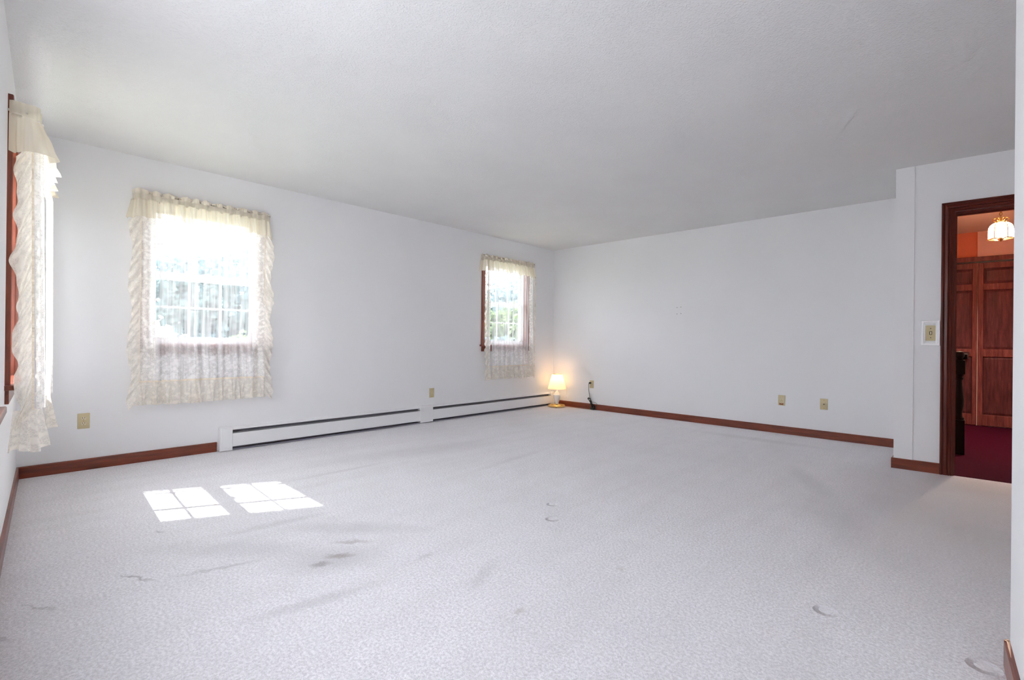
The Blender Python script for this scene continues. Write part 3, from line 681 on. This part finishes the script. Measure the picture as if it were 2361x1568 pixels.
nx, ny = 4.712, .13
nw = thing('newel_post', 'dark turned wooden newel post just inside the hall doorway', 'stair post', (nx, ny, 0))
def sqb(z0, z1, r=.042): return bx(WORLD, (nx-r, ny-r, z0), (nx+r, ny+r, z1), .004)
finish('lower_block', sqb(0, .32), NEWELWOOD, nw); finish('upper_block', sqb(.74, .87), NEWELWOOD, nw)
bm = bmesh.new(); lathe(bm, (nx, ny, 0), [(.0, .32), (.036, .32), (.038, .335), (.026, .35), (.024, .38), (.034, .45), (.036, .50), (.026, .62), (.022, .68), (.032, .70), (.026, .72), (.036, .74), (0, .74)], 24); finish('turned_shaft', bm, NEWELWOOD, nw, smooth=40)
bm = bmesh.new(); lathe(bm, (nx, ny, 0), [(.0, .87), (.030, .87), (.022, .885), (.034, .90), (.038, .92), (.030, .945), (0, .955)], 24); finish('cap', bm, NEWELWOOD, nw, smooth=40)
hr = finish('handrail', bx(WORLD, (nx+.0, ny+.046, .875), (nx+.055, 2.38, .925), .01), NEWELWOOD, origin=(nx+.03, 1.2, .87)); tag(hr, 'dark wooden handrail running back from the newel post into the hall', 'handrail')

# pendant
PC = Vector((4.995, .90, 0))
pn = thing('pendant_light', 'lit brass pendant lantern with curved glass panels in the hall', 'ceiling light', PC+Vector((0, 0, H)))
m = NT('pendant_glass'); d = m.n('BsdfTranslucent', Color=rgb(1, .9, .7)); e = m.n('Emission', Color=rgb(1, .66, .28), Strength=1.2); ad = m.n('AddShader', i0=d.outputs[0], i1=e.outputs[0]); m.t.links.new(ad.outputs[0], m.out.inputs[0]); M_PGL = m.m
bm = bmesh.new(); lathe(bm, PC, [(0, H-.025), (.02, H-.022), (.045, H-.01), (.05, H), (0, H)], 20); finish('ceiling_canopy', bm, M_DKBRASS, pn, smooth=40)
for k in range(5):
    zc = H-.040-k*.024; bm = bmesh.new(); pts = []
    for i in range(13):
        a = i*2*math.pi/12; x, z = .010*math.cos(a), .017*math.sin(a); pts.append(PC+(Vector((x, 0, zc+z)) if k % 2 else Vector((0, x, zc+z))))
    tube(bm, pts, .0032, 6); finish('chain_link', bm, M_DKBRASS, pn, smooth=True)
bm = bmesh.new(); lathe(bm, PC, [(0, 2.295), (.007, 2.29), (.012, 2.28), (.008, 2.265), (.020, 2.25), (.030, 2.245), (0, 2.235)], 16); finish('crown', bm, M_BRASS, pn, smooth=40)
NP = 6
for k in range(NP):
    a0, a1 = 2*math.pi*k/NP+.03, 2*math.pi*(k+1)/NP-.03
    pr = [(.028, 2.242), (.055, 2.235), (.078, 2.215), (.088, 2.19), (.092, 2.15), (.092, 2.085)]
    def gp(s, t, a0=a0, a1=a1, pr=pr):
        x = t*(len(pr)-1); i = min(int(x), len(pr)-2); f = x-i; r = pr[i][0]*(1-f)+pr[i+1][0]*f; z = pr[i][1]*(1-f)+pr[i+1][1]*f
        am = (a0+a1)/2; a = a0+(a1-a0)*s; rad = r*math.cos((a1-a0)/2)/math.cos(a-am)*.5+r*.5
        return PC+Vector((rad*math.cos(a), rad*math.sin(a), z))
    sheet('glass_panel', grid(8, 12, gp), M_PGL, pn)
    a = 2*math.pi*k/NP; bm = bmesh.new(); tube(bm, [PC+Vector((r*math.cos(a), r*math.sin(a), z)) for r, z in [(.03, 2.246)]+pr[1:]+[(.094, 2.075)]], .0050, 6); finish('brass_rib', bm, M_BRASS, pn, smooth=True)
    bm = bmesh.new(); pts = smooth_path([PC+Vector((r*math.cos(a), r*math.sin(a), z)) for r, z in ((.010, 2.245), (.030, 2.282), (.050, 2.285), (.054, 2.266), (.034, 2.25))], 5); tube(bm, pts, .0048, 6); finish('scroll', bm, M_BRASS, pn, smooth=True)
bm = bmesh.new(); tube(bm, [PC+Vector((.094*math.cos(2*math.pi*k/NP), .094*math.sin(2*math.pi*k/NP), 2.078)) for k in range(NP+1)], .0055, 6)
finish('bottom_ring', bm, M_BRASS, pn)
bm = bmesh.new()
for k in range(3): 
    a = math.pi*k/3; tube(bm, [PC+Vector((.092*math.cos(a), .092*math.sin(a), 2.078)), PC-Vector((.092*math.cos(a), .092*math.sin(a), -2.078))], .0025, 5)
finish('bottom_spokes', bm, M_BRASS, pn)
bm = bmesh.new(); lathe(bm, PC, [(0, 2.05), (.008, 2.055), (.022, 2.068), (.026, 2.08), (0, 2.082)], 14); finish('bottom_finial', bm, M_DKBRASS, pn, smooth=40)
pl = bpy.data.lights.new('pendant_bulb', 'POINT'); pl.energy = 260; pl.color = (1, .80, .62); pl.shadow_soft_size = .05
po = bpy.data.objects.new('pendant_bulb', pl); COL.objects.link(po); po.parent = pn; po.location = (0, 0, 2.15-H)

# ------------------------------------------------------------------ OUTSIDE
def mk_grass():
    m = NT('lawn'); o = m.obj(); return m.pbr(m.mix(m.ramp(m.noise(o, 3, 4), .35, .65), rgb(.24, .27, .20), rgb(.36, .38, .32)), .95)
bm = bmesh.new(); box(bm, WORLD, (-60, -50, -.7), (40, 60, -.5)); o = finish('lawn', bm, mk_grass()); o['kind'] = 'structure'
bm = bmesh.new(); box(bm, WORLD, (-.85, -6.6, H+.16), (-.14, 3.0, H+.30)); o = struct('shading_eave', bm, M_SIDING)  # unseen eave, sized to keep direct sun off the window wall
bm = bmesh.new(); box(bm, WORLD, (-.15, -6.45, H+.13), (6.6, 3.0, H+.2)); o = struct('roof', bm, M_SIDING)
bm = bmesh.new(); box(bm, WORLD, (-.14, -6.4, -.7), (6.4, 2.8, -.07)); struct('foundation', bm, M_SIDING)
def leafmat(name, a, b):
    m = NT(name); o = m.obj(); c = m.mix(m.ramp(m.noise(o, 6, 3), .35, .65), a, b)
    d = m.n('BsdfDiffuse', Color=c); t = m.n('BsdfTranslucent', Color=c); mx = m.n('MixShader', i0=.4, i1=d.outputs[0], i2=t.outputs[0]); m.t.links.new(mx.outputs[0], m.out.inputs[0]); return m.m
L1, L2 = leafmat('leaves_green', rgb(.08, .11, .10), rgb(.22, .30, .13)), leafmat('leaves_bluegreen', rgb(.08, .115, .13), rgb(.17, .24, .25))
BARK = plain('bark', rgb(.16, .12, .09), .9)
def tree(x, y, h, r, lab, mat, n=2600):
    g = -.5; t = thing('tree' if h > 2 else 'bush', lab, 'tree' if h > 2 else 'bush', (x, y, g))
    rnd = random.Random(int(x*100+y*10))
    bm = bmesh.new(); tube(bm, [(x, y, g), (x+.05, y, g+h*.3), (x-.05, y+.05, g+h*.6)], [r*.09, r*.07, r*.03], 8); finish('trunk', bm, BARK, t, smooth=True)
    bm = bmesh.new(); cl = [(Vector((x+rnd.uniform(-.6, .6)*r, y+rnd.uniform(-.6, .6)*r, g+h*rnd.uniform(.3, .85))), r*rnd.uniform(.4, .65)) for _ in range(9)]
    for _ in range(n):
        c, q = rnd.choice(cl); d = Vector((rnd.gauss(0, 1), rnd.gauss(0, 1), rnd.gauss(0, 1))).normalized(); p = c+d*q*rnd.uniform(.6, 1)
        if p.z < g+.05: continue
        a = Vector((rnd.gauss(0, 1), rnd.gauss(0, 1), rnd.gauss(0, 1))).normalized(); b = a.orthogonal(); s = r*.07
        bm.faces.new([bm.verts.new(p+a*s), bm.verts.new(p+b*s*.6), bm.verts.new(p-a*s), bm.verts.new(p-b*s*.6)])
    o = finish('foliage', bm, mat, t); o['kind'] = 'stuff'
tree(-9.5, -2.6, 3.3, 1.6, 'blue-green tree behind the left half of the larger left-hand window', L2)
tree(-7.4, 1.0, 2.7, 1.3, 'yellow-green tree behind the right half of the larger left-hand window', L1)
tree(-13.5, 1.2, 4.4, 2.2, 'tall tree farther back, right of the larger left-hand window', L2)
tree(-9.0, 7.6, 3.1, 1.6, 'green tree behind the small far window', L1)
tree(-11.5, 11.5, 3.9, 2.1, 'blue-green tree farther back behind the small far window', L2)
tree(-6.0, -2.6, 1.7, .8, 'low green bush outside the larger left-hand window', L1, 1200)
tree(-6.2, 4.3, 1.8, .9, 'low blue-green bush outside the small far window', L2, 1200)
